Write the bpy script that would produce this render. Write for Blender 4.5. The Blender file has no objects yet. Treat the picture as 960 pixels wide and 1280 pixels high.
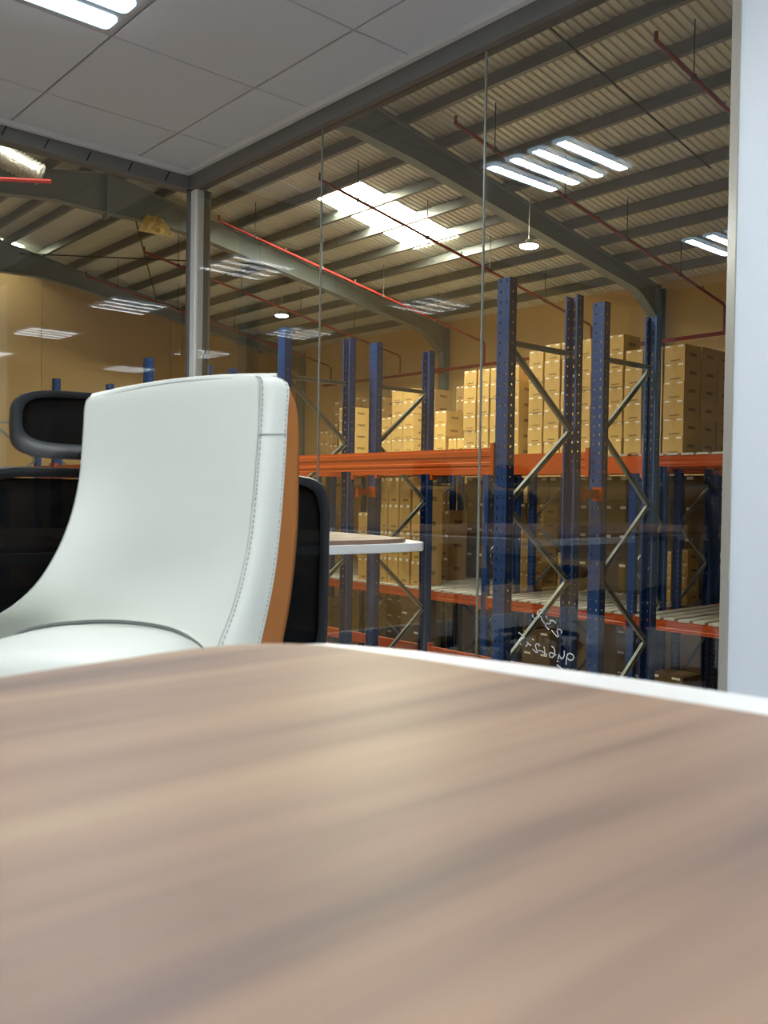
import bpy, bmesh, math, random
from mathutils import Vector, Matrix
random.seed(7)
S = bpy.context.scene
COL = S.collection
# ---------------------------------------------------------------- camera
CZ = 0.88                                  # camera height above the office floor; camera stands at x=y=0
FPX = 1141.7
CR = Vector((0.660934138, 0.750282798, 0.0155495822))
CU = Vector((-0.0225688360, -0.000838486474, 0.999744940))
CF = Vector((-0.750104468, 0.661116496, -0.0163788251))
cam = bpy.data.cameras.new('camera')
co = bpy.data.objects.new('camera', cam); COL.objects.link(co)
mw = Matrix(((CR.x, CU.x, -CF.x, 0), (CR.y, CU.y, -CF.y, 0), (CR.z, CU.z, -CF.z, CZ), (0, 0, 0, 1)))
co.matrix_world = mw
cam.sensor_fit = 'HORIZONTAL'; cam.sensor_width = 36.0
cam.lens = FPX * 36.0 / 960.0
cam.clip_start = 0.02; cam.clip_end = 200
cam.dof.use_dof = True; cam.dof.focus_distance = 5.5; cam.dof.aperture_fstop = 10.5
S.camera = co
# ---------------------------------------------------------------- world, exposure
w = bpy.data.worlds.new('world'); S.world = w; w.use_nodes = True
w.node_tree.nodes['Background'].inputs[0].default_value = (0.55, 0.65, 0.8, 1)
w.node_tree.nodes['Background'].inputs[1].default_value = 0.5
S.view_settings.view_transform = 'Standard'; S.view_settings.look = 'None'
S.view_settings.exposure = 0.46; S.view_settings.gamma = 1.0
S.view_settings.use_curve_mapping = False
LED_L = 1.4            # radiance of the office light lenses
SKY_L = 70.0           # radiance of the translucent roof sheets
BAY_L = 45.0           # radiance of the high bay lamps

def ray(x, y):
    return CR * ((x - 480) / FPX) - CU * ((y - 640) / FPX) + CF
def on_y(x, y, Y):
    d = ray(x, y); return d * (Y / d.y) + Vector((0, 0, CZ))
def on_x(x, y, X):
    d = ray(x, y); return d * (X / d.x) + Vector((0, 0, CZ))
def on_plane(x, y, p0, n, off=0.0):
    d = ray(x, y); c = Vector((0, 0, CZ))
    t = ((p0 - c).dot(n) + off) / d.dot(n)
    return c + d * t
# ---------------------------------------------------------------- node helpers
class NT:
    def __init__(s, name):
        s.m = bpy.data.materials.new(name); s.m.use_nodes = True
        s.t = s.m.node_tree; s.t.nodes.clear()
        s.out = s.n('ShaderNodeOutputMaterial')
    def n(s, typ, **kw):
        nd = s.t.nodes.new(typ)
        for k, v in kw.items(): setattr(nd, k, v)
        return nd
    def l(s, a, b): s.t.links.new(a, b)
    def setin(s, nd, key, v):
        i = nd.inputs[key]
        if hasattr(v, 'is_output') or isinstance(v, bpy.types.NodeSocket): s.l(v, i)
        else: i.default_value = v
    def math(s, op, a, b=0.0, c=0.0):
        nd = s.n('ShaderNodeMath', operation=op)
        s.setin(nd, 0, a); s.setin(nd, 1, b)
        if op in ('WRAP', 'COMPARE', 'MULTIPLY_ADD'): s.setin(nd, 2, c)
        return nd.outputs[0]
    def mix(s, f, a, b):
        nd = s.n('ShaderNodeMix', data_type='RGBA')
        s.setin(nd, 0, f); s.setin(nd, 6, a); s.setin(nd, 7, b)
        return nd.outputs[2]
    def noise(s, vec, scale, detail=3, rough=0.5):
        nd = s.n('ShaderNodeTexNoise'); nd.inputs['Scale'].default_value = scale
        nd.inputs['Detail'].default_value = detail; nd.inputs['Roughness'].default_value = rough
        if vec is not None: s.l(vec, nd.inputs['Vector'])
        return nd.outputs[0]
    def coord(s, k='Object'): return s.n('ShaderNodeTexCoord').outputs[k]
    def sep(s, v):
        nd = s.n('ShaderNodeSeparateXYZ'); s.l(v, nd.inputs[0]); return nd.outputs
    def mapping(s, v, scale=(1, 1, 1), rot=(0, 0, 0), loc=(0, 0, 0)):
        nd = s.n('ShaderNodeMapping'); s.l(v, nd.inputs[0])
        nd.inputs['Scale'].default_value = scale; nd.inputs['Rotation'].default_value = rot
        nd.inputs['Location'].default_value = loc
        return nd.outputs[0]
    def ramp(s, f, stops):
        nd = s.n('ShaderNodeValToRGB'); s.l(f, nd.inputs[0])
        e = nd.color_ramp.elements
        while len(e) < len(stops): e.new(0.5)
        for i, (p, c) in enumerate(stops):
            e[i].position = p; e[i].color = c if len(c) == 4 else (*c, 1)
        return nd.outputs[0]
    def bump(s, h, strength=0.2, dist=0.01):
        nd = s.n('ShaderNodeBump'); nd.inputs['Strength'].default_value = strength
        nd.inputs['Distance'].default_value = dist; s.l(h, nd.inputs['Height'])
        return nd.outputs[0]
    def principled(s, col, rough=0.5, metal=0.0, normal=None, spec=0.5, link=True, coat=0.0):
        nd = s.n('ShaderNodeBsdfPrincipled')
        s.setin(nd, 'Base Color', col if not isinstance(col, tuple) else (*col[:3], 1))
        s.setin(nd, 'Roughness', rough); s.setin(nd, 'Metallic', metal)
        nd.inputs['Specular IOR Level'].default_value = spec
        if coat: nd.inputs['Coat Weight'].default_value = coat
        if normal is not None: s.l(normal, nd.inputs['Normal'])
        if link: s.l(nd.outputs[0], s.out.inputs[0])
        return nd.outputs[0]
def band(t, v, lo, hi):                      # 1 inside [lo,hi]
    return t.math('MULTIPLY', t.math('GREATER_THAN', v, lo), t.math('LESS_THAN', v, hi))

def paint(name, col, rough=0.5, metal=0.0, var=0.12, scale=6, bump=0.0, spec=0.5):
    t = NT(name); v = t.coord()
    n = t.noise(v, scale, 4, 0.6)
    c = t.mix(n, tuple(x * (1 - var) for x in col) + (1,), tuple(min(1, x * (1 + var)) for x in col) + (1,))
    nm = t.bump(t.noise(v, scale * 30, 2), bump, 0.002) if bump else None
    t.principled(c, rough, metal, nm, spec)
    return t.m
def emit(name, col, strength):
    t = NT(name); nd = t.n('ShaderNodeEmission')
    nd.inputs[0].default_value = (*col, 1); nd.inputs[1].default_value = strength
    t.l(nd.outputs[0], t.out.inputs[0]); return t.m

M = {}
M['wall_white'] = paint('white_wall_paint', (0.80, 0.86, 0.92), 0.55, 0, 0.03, 5, 0.15)
M['ceil_tile'] = paint('ceiling_tile_board', (0.66, 0.69, 0.76), 0.8, 0, 0.03, 40, 0.2)
M['wall_dark'] = paint('dark_grey_wall_paint', (0.09, 0.09, 0.095), 0.6, 0, 0.05, 4)
M['ceil_back'] = paint('ceiling_grid_shadow_gap', (0.22, 0.21, 0.2), 0.8)
M['alu'] = paint('white_aluminium_frame', (0.78, 0.79, 0.79), 0.3, 0.0, 0.03, 8)
M['alu_cream'] = paint('cream_aluminium_jamb', (0.50, 0.47, 0.40), 0.25, 0.3, 0.03, 8)
M['alu_dark'] = paint('grey_gasket_frame', (0.16, 0.165, 0.17), 0.4, 0.2, 0.1, 8)
M['alu_head'] = paint('grey_aluminium_header', (0.17, 0.17, 0.165), 0.45, 0.1, 0.06, 8)
M['carpet'] = paint('office_floor_tile', (0.40, 0.42, 0.46), 0.6, 0, 0.1, 3)
M['concrete'] = paint('warehouse_concrete', (0.30, 0.28, 0.25), 0.6, 0, 0.2, 0.6)
M['tan_wall'] = paint('tan_warehouse_wall', (0.70, 0.50, 0.24), 0.7, 0, 0.06, 0.5)
M['roof'] = paint('galvanised_roof_sheet', (0.74, 0.745, 0.67), 0.45, 0.2, 0.14, 0.8)
M['purlin'] = paint('galvanised_purlin', (0.20, 0.215, 0.21), 0.45, 0.4, 0.12, 3)
M['steel'] = paint('grey_painted_steel', (0.24, 0.285, 0.30), 0.5, 0.1, 0.08, 2)
M['brace'] = paint('galvanised_brace', (0.34, 0.38, 0.37), 0.4, 0.15, 0.12, 8)
M['orange'] = paint('orange_beam_paint', (0.52, 0.088, 0.012), 0.38, 0, 0.12, 3)
M['red'] = paint('red_pipe_paint', (0.24, 0.018, 0.018), 0.4, 0, 0.15, 4)
M['rod'] = paint('dark_steel_rod', (0.05, 0.045, 0.04), 0.6)
M['plank'] = paint('pale_deck_plank', (0.66, 0.67, 0.64), 0.45, 0.2, 0.12, 3)
M['black'] = paint('black_plastic', (0.018, 0.021, 0.024), 0.42, 0, 0.2, 12)
M['black_soft'] = paint('black_fabric', (0.010, 0.011, 0.012), 0.8, 0, 0.2, 30)
M['chrome'] = paint('polished_chair_base', (0.6, 0.6, 0.6), 0.2, 0.9, 0.05, 3)
M['white_edge'] = paint('white_table_edge', (0.82, 0.81, 0.78), 0.35, 0, 0.02, 5)
M['stitch'] = paint('stitch_thread', (0.40, 0.42, 0.40), 0.8)
M['seam'] = paint('leather_seam', (0.50, 0.52, 0.49), 0.8)
M['crease_shade'] = paint('painted_crease_shade', (0.16, 0.17, 0.16), 0.8)  # shade colour for the crease behind the seat
M['marker'] = paint('white_marker', (0.85, 0.87, 0.87), 0.7)
M['lamp_white'] = paint('lamp_housing', (0.75, 0.75, 0.75), 0.4)
M['reflector'] = paint('lamp_reflector', (0.5, 0.51, 0.53), 0.45, 0.0, 0.02)
M['lens'] = emit('led_lens', (0.60, 0.82, 1.0), LED_L)
M['tube'] = emit('led_tube', (0.93, 0.98, 1.0), LED_L * 29.0)
M['sky'] = emit('translucent_roof_sheet', (1.0, 0.93, 0.70), SKY_L)
M['bay'] = emit('high_bay_lens', (1.0, 0.96, 0.88), BAY_L)
M['exit_red'] = emit('red_indicator', (1.0, 0.08, 0.03), 2.0)

def glass():
    t = NT('clear_glass')
    g = t.n('ShaderNodeNewGeometry')
    ior = t.math('ADD', 1.68, t.math('MULTIPLY', g.outputs['Backfacing'], 1 / 1.68 - 1.68))
    f = t.n('ShaderNodeFresnel'); t.l(ior, f.inputs[0])
    tr = t.n('ShaderNodeBsdfTransparent'); tr.inputs[0].default_value = (0.955, 0.968, 0.955, 1)
    gl = t.n('ShaderNodeBsdfGlossy'); gl.inputs['Roughness'].default_value = 0.0
    gl.inputs[0].default_value = (1, 1, 1, 1)
    mx = t.n('ShaderNodeMixShader'); t.l(f.outputs[0], mx.inputs[0])
    t.l(tr.outputs[0], mx.inputs[1]); t.l(gl.outputs[0], mx.inputs[2]); t.l(mx.outputs[0], t.out.inputs[0])
    return t.m
M['glass'] = glass()
M['glass_edge'] = paint('glass_edge_sealant', (0.26, 0.28, 0.25), 0.25)

def wood():
    t = NT('walnut_laminate'); v = t.coord()
    ang = math.radians(-9.0)
    a = t.mapping(v, (7.0, 0.55, 1), (0, 0, ang))
    b = t.mapping(v, (30.0, 1.6, 1), (0, 0, ang), (3, 1, 0))
    n1 = t.noise(a, 1.4, 4, 0.55); n2 = t.noise(b, 1.2, 3, 0.6)
    f = t.math('ADD', t.math('MULTIPLY', n1, 0.75), t.math('MULTIPLY', n2, 0.25))
    c = t.ramp(f, [(0.35, (0.125, 0.085, 0.074)), (0.45, (0.265, 0.166, 0.120)), (0.55, (0.34, 0.218, 0.148)), (0.68, (0.41, 0.295, 0.18))])
    t.principled(c, 0.45, 0, None, 0.5)
    return t.m
M['wood'] = wood()

def leather(name, col, rough):
    t = NT(name); v = t.coord()
    vo = t.n('ShaderNodeTexVoronoi'); vo.inputs['Scale'].default_value = 420; t.l(v, vo.inputs['Vector'])
    n = t.noise(v, 5, 3)
    c = t.mix(n, tuple(x * 0.96 for x in col) + (1,), tuple(min(1, x * 1.03) for x in col) + (1,))
    t.principled(c, rough, 0, t.bump(vo.outputs[0], 0.12, 0.001), 0.45)
    return t.m
M['white_leather'] = leather('white_leather', (0.73, 0.75, 0.68), 0.42)
M['tan_leather'] = leather('tan_leather', (0.47, 0.172, 0.042), 0.42)

def mesh_fabric():
    t = NT('black_mesh_fabric'); v = t.coord()
    p = t.principled((0.004, 0.0045, 0.005), 0.8, 0, None, 0.15, link=False)
    tr = t.n('ShaderNodeBsdfTransparent'); mx = t.n('ShaderNodeMixShader')
    mx.inputs[0].default_value = 0.88
    t.l(tr.outputs[0], mx.inputs[1]); t.l(p, mx.inputs[2]); t.l(mx.outputs[0], t.out.inputs[0])
    return t.m
M['mesh'] = mesh_fabric()

def blue_post():
    # object space: x across the web, y depth, z up; rows of slots punched every 50 mm
    t = NT('blue_perforated_upright'); v = t.coord(); s = t.sep(v)
    nz = t.noise(v, 3, 4)
    c = t.mix(nz, (0.006, 0.044, 0.20, 1), (0.010, 0.072, 0.30, 1))
    p = t.principled(c, 0.42, 0, None, 0.5, link=False)
    z = t.math('ABSOLUTE', t.math('SUBTRACT', t.math('FRACT', t.math('DIVIDE', t.math('ADD', s[2], 20.0), 0.075)), 0.5))
    slot = t.math('LESS_THAN', z, 0.15)
    ax = t.math('ABSOLUTE', s[0])
    web = band(t, ax, 0.022, 0.034)
    fl = t.math('MULTIPLY', t.math('GREATER_THAN', ax, 0.054), band(t, t.math('ABSOLUTE', s[1]), -1, 0.007))
    z2 = t.math('LESS_THAN', z, 0.10)
    hole = t.math('MAXIMUM', t.math('MULTIPLY', slot, web), t.math('MULTIPLY', z2, fl))
    tr = t.n('ShaderNodeBsdfTransparent'); mx = t.n('ShaderNodeMixShader')
    t.l(hole, mx.inputs[0]); t.l(p, mx.inputs[1]); t.l(tr.outputs[0], mx.inputs[2]); t.l(mx.outputs[0], t.out.inputs[0])
    return t.m
M['blue'] = blue_post()

def cardboard(name, base, logo):
    t = NT(name); g = t.coord('Generated'); s = t.sep(g)
    nrm = t.sep(t.n('ShaderNodeTexCoord').outputs['Normal'])
    ob = t.n('ShaderNodeObjectInfo').outputs['Random']
    n = t.noise(t.coord(), 9, 3)
    c = t.mix(t.math('ADD', t.math('MULTIPLY', n, 0.5), t.math('MULTIPLY', ob, 0.5)), tuple(x * 0.86 for x in base) + (1,), tuple(x * 1.1 for x in base) + (1,))
    front = t.math('GREATER_THAN', t.math('ABSOLUTE', nrm[1]), 0.7)
    side = t.math('GREATER_THAN', t.math('ABSOLUTE', nrm[0]), 0.7)
    tape = t.math('MULTIPLY', front, t.math('MULTIPLY', band(t, s[0], 0.43, 0.57), band(t, s[2], 0.62, 1.1)))
    c = t.mix(t.math('MULTIPLY', tape, 0.35), c, (base[0] * 0.75, base[1] * 0.7, base[2] * 0.6, 1))
    lab = t.math('MULTIPLY', t.math('MULTIPLY', front, band(t, s[2], 0.865, 0.965)), t.math('ADD', band(t, s[0], 0.06, 0.30), band(t, s[0], 0.68, 0.92)))
    c = t.mix(lab, c, (0.85, 0.85, 0.80, 1))
    dash = t.math('GREATER_THAN', t.noise(t.mapping(g, (34, 34, 26)), 1.0, 1), 0.47)
    pr = t.math('MULTIPLY', t.math('MULTIPLY', t.math('MULTIPLY', front, band(t, s[2], 0.10, 0.19)), band(t, s[0], 0.28, 0.80)), dash)
    c = t.mix(t.math('MULTIPLY', pr, 0.85), c, (0.05, 0.035, 0.02, 1))
    if logo:
        lg = t.math('MULTIPLY', t.math('MULTIPLY', t.math('MULTIPLY', side, band(t, s[2], 0.40, 0.58)), band(t, s[1], 0.28, 0.72)), dash)
        c = t.mix(t.math('MULTIPLY', lg, 0.9), c, (0.03, 0.02, 0.015, 1))
    t.principled(c, 0.75, 0, None, 0.25)
    return t.m
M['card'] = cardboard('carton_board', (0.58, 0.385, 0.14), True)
M['card_dimmed'] = cardboard('shade_darkened_carton_board', (0.15, 0.10, 0.05), True)  # carton board darkened, the shade below the decks put into its colour
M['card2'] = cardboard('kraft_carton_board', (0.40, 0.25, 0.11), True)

def foil():
    t = NT('silver_duct_foil'); v = t.coord(); n = t.noise(v, 14, 5, 0.7)
    t.principled(t.mix(n, (0.35, 0.37, 0.36, 1), (0.85, 0.87, 0.86, 1)), 0.28, 0.8, t.bump(n, 0.7, 0.03)); return t.m
M['foil'] = foil()
def sheet():
    t = NT('pale_yellow_patch_sheet'); v = t.coord(); n = t.noise(v, 5, 3)
    p = t.principled(t.mix(n, (0.75, 0.60, 0.28, 1), (0.95, 0.88, 0.62, 1)), 0.25, 0, t.bump(n, 0.6, 0.05), link=False)
    tl = t.n('ShaderNodeBsdfTranslucent'); tl.inputs[0].default_value = (0.95, 0.85, 0.5, 1)
    mx = t.n('ShaderNodeMixShader'); mx.inputs[0].default_value = 0.6
    t.l(p, mx.inputs[1]); t.l(tl.outputs[0], mx.inputs[2]); t.l(mx.outputs[0], t.out.inputs[0]); return t.m
M['sheet'] = sheet()
# ---------------------------------------------------------------- mesh builder
class MB:
    def __init__(s): s.v = []; s.f = []; s.smooth = False
    def quadgrid(s, rows, close_u=False):
        b = len(s.v); nr = len(rows); nc = len(rows[0])
        for r in rows: s.v += [tuple(p) for p in r]
        for i in range(nr - 1):
            for j in range(nc if close_u else nc - 1):
                k = (j + 1) % nc
                s.f.append((b + i * nc + j, b + i * nc + k, b + (i + 1) * nc + k, b + (i + 1) * nc + j))
        return s
    def poly(s, pts):
        b = len(s.v); s.v += [tuple(p) for p in pts]; s.f.append(tuple(range(b, b + len(pts)))); return s
    def box(s, x0, x1, y0, y1, z0, z1):
        b = len(s.v)
        s.v += [(x0, y0, z0), (x1, y0, z0), (x1, y1, z0), (x0, y1, z0), (x0, y0, z1), (x1, y0, z1), (x1, y1, z1), (x0, y1, z1)]
        s.f += [tuple(b + i for i in q) for q in ((0, 3, 2, 1), (4, 5, 6, 7), (0, 1, 5, 4), (1, 2, 6, 5), (2, 3, 7, 6), (3, 0, 4, 7))]
        return s
    def loft(s, loops, cap=True):                 # closed loops of equal length
        b = len(s.v); n = len(loops[0])
        for lp in loops: s.v += [tuple(p) for p in lp]
        for i in range(len(loops) - 1):
            for j in range(n):
                k = (j + 1) % n
                s.f.append((b + i * n + j, b + i * n + k, b + (i + 1) * n + k, b + (i + 1) * n + j))
        if cap:
            s.f.append(tuple(b + j for j in reversed(range(n))))
            e = b + (len(loops) - 1) * n
            s.f.append(tuple(e + j for j in range(n)))
        return s
    def prism(s, prof, p0, p1, up=(0, 0, 1)):      # 2-D profile (a along side, b along up) swept from p0 to p1
        p0 = Vector(p0); p1 = Vector(p1); d = (p1 - p0).normalized(); up = Vector(up)
        sd = d.cross(up).normalized(); u = sd.cross(d)
        return s.loft([[p + sd * a + u * b for a, b in prof] for p in (p0, p1)])
    def tube(s, pts, r, n=8):
        pts = [Vector(p) for p in pts]; loops = []
        for i, p in enumerate(pts):
            a = pts[max(0, i - 1)]; c = pts[min(len(pts) - 1, i + 1)]
            d = (c - a).normalized(); up = Vector((0, 0, 1)) if abs(d.z) < 0.95 else Vector((1, 0, 0))
            sd = d.cross(up).normalized(); u = sd.cross(d)
            rr = r[i] if isinstance(r, (list, tuple)) else r
            loops.append([p + (sd * math.cos(2 * math.pi * k / n) + u * math.sin(2 * math.pi * k / n)) * rr for k in range(n)])
        return s.loft(loops)
    def lathe(s, prof, c=(0, 0, 0), n=24):         # (r,z) profile about z through c
        return s.loft([[(c[0] + r * math.cos(2 * math.pi * k / n), c[1] + r * math.sin(2 * math.pi * k / n), c[2] + z) for k in range(n)] for r, z in prof])
    def slab(s, outline, z0, z1):
        return s.loft([[(x, y, z0) for x, y in outline], [(x, y, z1) for x, y in outline]])
    def mesh(s, name, mat, smooth=None, fixn=True):
        me = bpy.data.meshes.new(name); me.from_pydata(s.v, [], s.f)
        if fixn:
            bm = bmesh.new(); bm.from_mesh(me); bmesh.ops.recalc_face_normals(bm, faces=bm.faces); bm.to_mesh(me); bm.free()
        me.materials.append(M[mat])
        if smooth or (smooth is None and s.smooth):
            for p in me.polygons: p.use_smooth = True
        return me
    def build(s, name, mat, parent=None, loc=(0, 0, 0), rot=(0, 0, 0), smooth=None, fixn=True, bevel=0.0):
        o = put(name, s.mesh(name, mat, smooth, fixn), parent, loc, rot)
        if bevel:
            m = o.modifiers.new('bevel', 'BEVEL'); m.width = bevel; m.segments = 2; m.limit_method = 'ANGLE'
        return o
def put(name, me, parent=None, loc=(0, 0, 0), rot=(0, 0, 0)):
    o = bpy.data.objects.new(name, me); COL.objects.link(o)
    o.location = loc; o.rotation_euler = rot
    if parent: o.parent = parent
    return o
def tag(o, label=None, cat=None, group=None, kind=None):
    if label: o['label'] = label
    if cat: o['category'] = cat
    if group: o['group'] = group
    if kind: o['kind'] = kind
    return o
def thing(name, label, cat, loc=(0, 0, 0), rz=0.0, group=None):
    o = put(name, None, None, loc, (0, 0, rz)); return tag(o, label, cat, group)
def struct(o): o['kind'] = 'structure'; return o
def copy_tree(o, parent=None):
    c = o.copy(); COL.objects.link(c); c.parent = parent
    for ch in list(o.children): copy_tree(ch, c)
    return c
ORD = ['first', 'second', 'third', 'fourth', 'fifth', 'sixth', 'seventh', 'eighth', 'ninth', 'tenth', 'eleventh', 'twelfth', 'thirteenth', 'fourteenth', 'fifteenth', 'sixteenth']
# ================================================================ OFFICE SHELL
XG = -4.09; YG = 2.29; XB = 3.2; YB = -1.62; ZC = 2.47; ZH = ZC - 0.085
fl = struct(MB().box(XG - 0.06, XB + 0.1, YB - 0.1, YG + 0.06, -0.22, 0).build('floor', 'carpet'))
ce = struct(MB().box(XG - 0.06, XB + 0.1, YB - 0.1, YG + 0.06, ZC + 0.018, ZC + 0.16).build('ceiling', 'ceil_back'))
PX, PY = 0.609, 0.590; TX0 = -3.660; TY0 = 1.982
LIGHT_T = {(i, j) for i in (1, 4, 7, 10) for j in (1, 4)}        # tiles that are light fittings: column i from TX0, row j down from TY0
tile_cache = {}
ix = [XG + 0.03] + [TX0 + PX * k for k in range(0, 12) if TX0 + PX * k < XB] + [XB]
iy = [YG - 0.03] + [TY0 - PY * k for k in range(0, 8) if TY0 - PY * k > YB] + [YB]
for a in range(len(ix) - 1):
    for b in range(len(iy) - 1):
        if (a - 1, b - 0) in LIGHT_T and False: continue
        x0, x1, y1, y0 = ix[a], ix[a + 1], iy[b], iy[b + 1]
        if x1 - x0 < 0.03 or y1 - y0 < 0.03: continue
        if (a - 1, b - 1) in LIGHT_T: continue
        k = (round(x1 - x0, 3), round(y1 - y0, 3))
        if k not in tile_cache:
            g = 0.0035; hx, hy = k[0] / 2 - g, k[1] / 2 - g
            m = MB().loft([[(-hx, -hy, 0.016), (hx, -hy, 0.016), (hx, hy, 0.016), (-hx, hy, 0.016)],
                           [(-hx, -hy, 0.003), (hx, -hy, 0.003), (hx, hy, 0.003), (-hx, hy, 0.003)],
                           [(-hx + .003, -hy + .003, 0), (hx - .003, -hy + .003, 0), (hx - .003, hy - .003, 0), (-hx + .003, hy - .003, 0)]])
            tile_cache[k] = m.mesh('ceiling_tile', 'ceil_tile')
        put('ceiling_tile', tile_cache[k], ce, ((x0 + x1) / 2, (y0 + y1) / 2, ZC))
# ceiling lights
def bar_outline(w, l, r, n=5):
    pts = []
    for cx, cy, a0 in ((w / 2 - r, l / 2 - r, 0), (-w / 2 + r, l / 2 - r, 90), (-w / 2 + r, -l / 2 + r, 180), (w / 2 - r, -l / 2 + r, 270)):
        for k in range(n + 1):
            a = math.radians(a0 + 90 * k / n); pts.append((cx + r * math.cos(a), cy + r * math.sin(a)))
    return pts
def ceiling_light():
    t = thing('ceiling_light', '', 'light', (0, 0, ZC))
    hx, hy = PX / 2 - .004, PY / 2 - .004
    MB().loft([[(-hx, -hy, .014), (hx, -hy, .014), (hx, hy, .014), (-hx, hy, .014)], [(-hx, -hy, .0), (hx, -hy, .0), (hx, hy, .0), (-hx, hy, .0)],
               [(-hx + .02, -hy + .02, -.004), (hx - .02, -hy + .02, -.004), (hx - .02, hy - .02, -.004), (-hx + .02, hy - .02, -.004)]]).build('housing', 'reflector', t)
    for k in range(4):
        x = (k - 1.5) * 0.138
        o = bar_outline(0.098, 0.51, 0.024); i = bar_outline(0.07, 0.48, 0.016)
        ln = MB().loft([[(a, b, -.004) for a, b in o], [(a, b, -.012) for a, b in o], [(a, b, -.016) for a, b in i]]).build('lens', 'lens', t, (x, 0, 0))
        MB().loft([[(a, b, -.0165) for a, b in bar_outline(.052, .475, .012, 3)], [(a, b, -.0195) for a, b in bar_outline(.044, .465, .010, 3)]]).build('led_strip', 'tube', ln)
    return t
cl0 = ceiling_light()
LN = {(1, 1): 'square four-bar ceiling light by the glass corner, cut by the top left of the photo',
      (1, 4): 'square four-bar ceiling light further along from the corner light, seen mirrored by the white wall',
      (4, 1): 'square four-bar ceiling light over the near end of the main table',
      (4, 4): 'square four-bar ceiling light behind the main table by the back wall',
      (7, 1): 'square four-bar ceiling light beyond the main table, nearer the white wall side',
      (7, 4): 'square four-bar ceiling light beyond the main table by the back wall',
      (10, 1): 'square four-bar ceiling light at the far end of the office, white wall side',
      (10, 4): 'square four-bar ceiling light at the far end of the office, back wall side'}
first = True
for (i, j) in sorted(LIGHT_T):
    o = cl0 if first else copy_tree(cl0); first = False
    o.location = (TX0 + PX * (i + 0.5), TY0 - PY * (j + 0.5), ZC)
    tag(o, LN[(i, j)], 'light', 'four-bar office ceiling lights')
# walls
struct(MB().box(-1.197, XB + 0.1, YG - 0.020, YG + 0.10, 0, ZC + 0.018).build('wall_right', 'wall_white'))
struct(MB().box(XG - 0.06, XB + 0.1, YB - 0.1, YB, 0, ZC + 0.018).build('wall_back', 'wall_dark'))
struct(MB().box(XB, XB + 0.1, YB, YG - 0.020, 0, ZC + 0.018).build('wall_end', 'wall_dark'))
struct(MB().box(XG - 0.05, XB + 0.1, YB - 0.1, YG + 0.05, -3.0, -0.22).build('wall_under_office', 'tan_wall'))
struct(MB().box(XG, -1.197, YG - 0.02, YG + 0.05, 0, 0.10).build('baseboard_right', 'alu'))
# glazing, right: window_1
def frame_profile(x0, x1, y0, y1, z0, z1): return MB().box(x0, x1, y0, y1, z0, z1)
w1 = struct(put('window_1', None, None, (XG, YG, 0)))
joints = [XG + 0.05, -3.017, -2.112, -1.222]
for k in range(3):
    x0, x1 = joints[k] + 0.002, joints[k + 1] - 0.002
    MB().box(x0 - XG, x1 - XG, -0.003, 0.003, 0.10, ZH).build('pane', 'glass', w1)
for x in joints[1:3]:
    MB().box(x - XG - 0.0028, x - XG + 0.0028, -0.0034, 0.0034, 0.10, ZH).build('glass_joint', 'glass_edge', w1)
MB().box(0.0, -1.20 - XG, -0.035, 0.035, ZH, ZC + 0.016).build('header', 'alu_head', w1)
MB().box(0.0, -1.20 - XG, -0.058, -0.035, ZC - 0.022, ZC).build('ceiling_trim', 'alu', w1)
MB().box(-1.219 - XG, -1.197 - XG, -0.028, 0.03, 0.0, ZC).build('jamb', 'alu_cream', w1)
# glazing, left: window_2
w2 = struct(put('window_2', None, None, (XG, YG, 0)))
yj = [-0.05, -0.93, -1.83, -2.73, -3.89]
for k in range(4):
    MB().box(-0.003, 0.003, yj[k + 1] + 0.002, yj[k] - 0.002, 0.10, ZH).build('pane', 'glass', w2)
for y in yj[1:4]:
    MB().box(-0.0034, 0.0034, y - 0.0028, y + 0.0028, 0.10, ZH).build('glass_joint', 'glass_edge', w2)
MB().box(-0.035, 0.035, -3.89, 0.0, ZH, ZC + 0.016).build('header', 'alu_head', w2)
MB().box(0.035, 0.058, -3.89, -0.06, ZC - 0.022, ZC).build('ceiling_trim', 'alu', w2)
for px, py in ((5, 163), (58, 180), (111, 195), (163, 208), (209, 220)):
    p = on_x(px, py, XG + 0.036)
    m = MB(); m.prism([(-.003, -.001), (.003, -.001), (.003, .002), (-.003, .002)], (0, .010, .022), (0, -.010, -.022), (1, 0, 0))
    m.build('clip', 'black', w2, (0.037, p.y - YG, p.z))
struct(MB().box(XG - 0.03, XG + 0.03, YB, YG - 0.05, 0, 0.10).build('baseboard_left', 'alu'))
# corner post
cp = struct(put('trim_1', None, None, (XG + .026, YG + .026, 0)))
MB().box(-0.035, 0.035, -0.035, 0.035, 0, ZC).build('post', 'alu', cp, bevel=0.004)
MB().box(0.0355, 0.041, -0.024, 0.006, 0, ZC - .03).build('cover_strip', 'alu', cp)
MB().box(0.0355, 0.046, 0.012, 0.034, 0.1, ZH).build('gasket', 'alu_dark', cp)
MB().box(-0.034, -0.010, -0.047, -0.0355, 0.1, ZH).build('gasket', 'alu_dark', cp)
MB().box(0.0355, 0.045, 0.036, 0.046, 0.1, ZH).build('glass_bead', 'glass_edge', cp)
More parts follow.
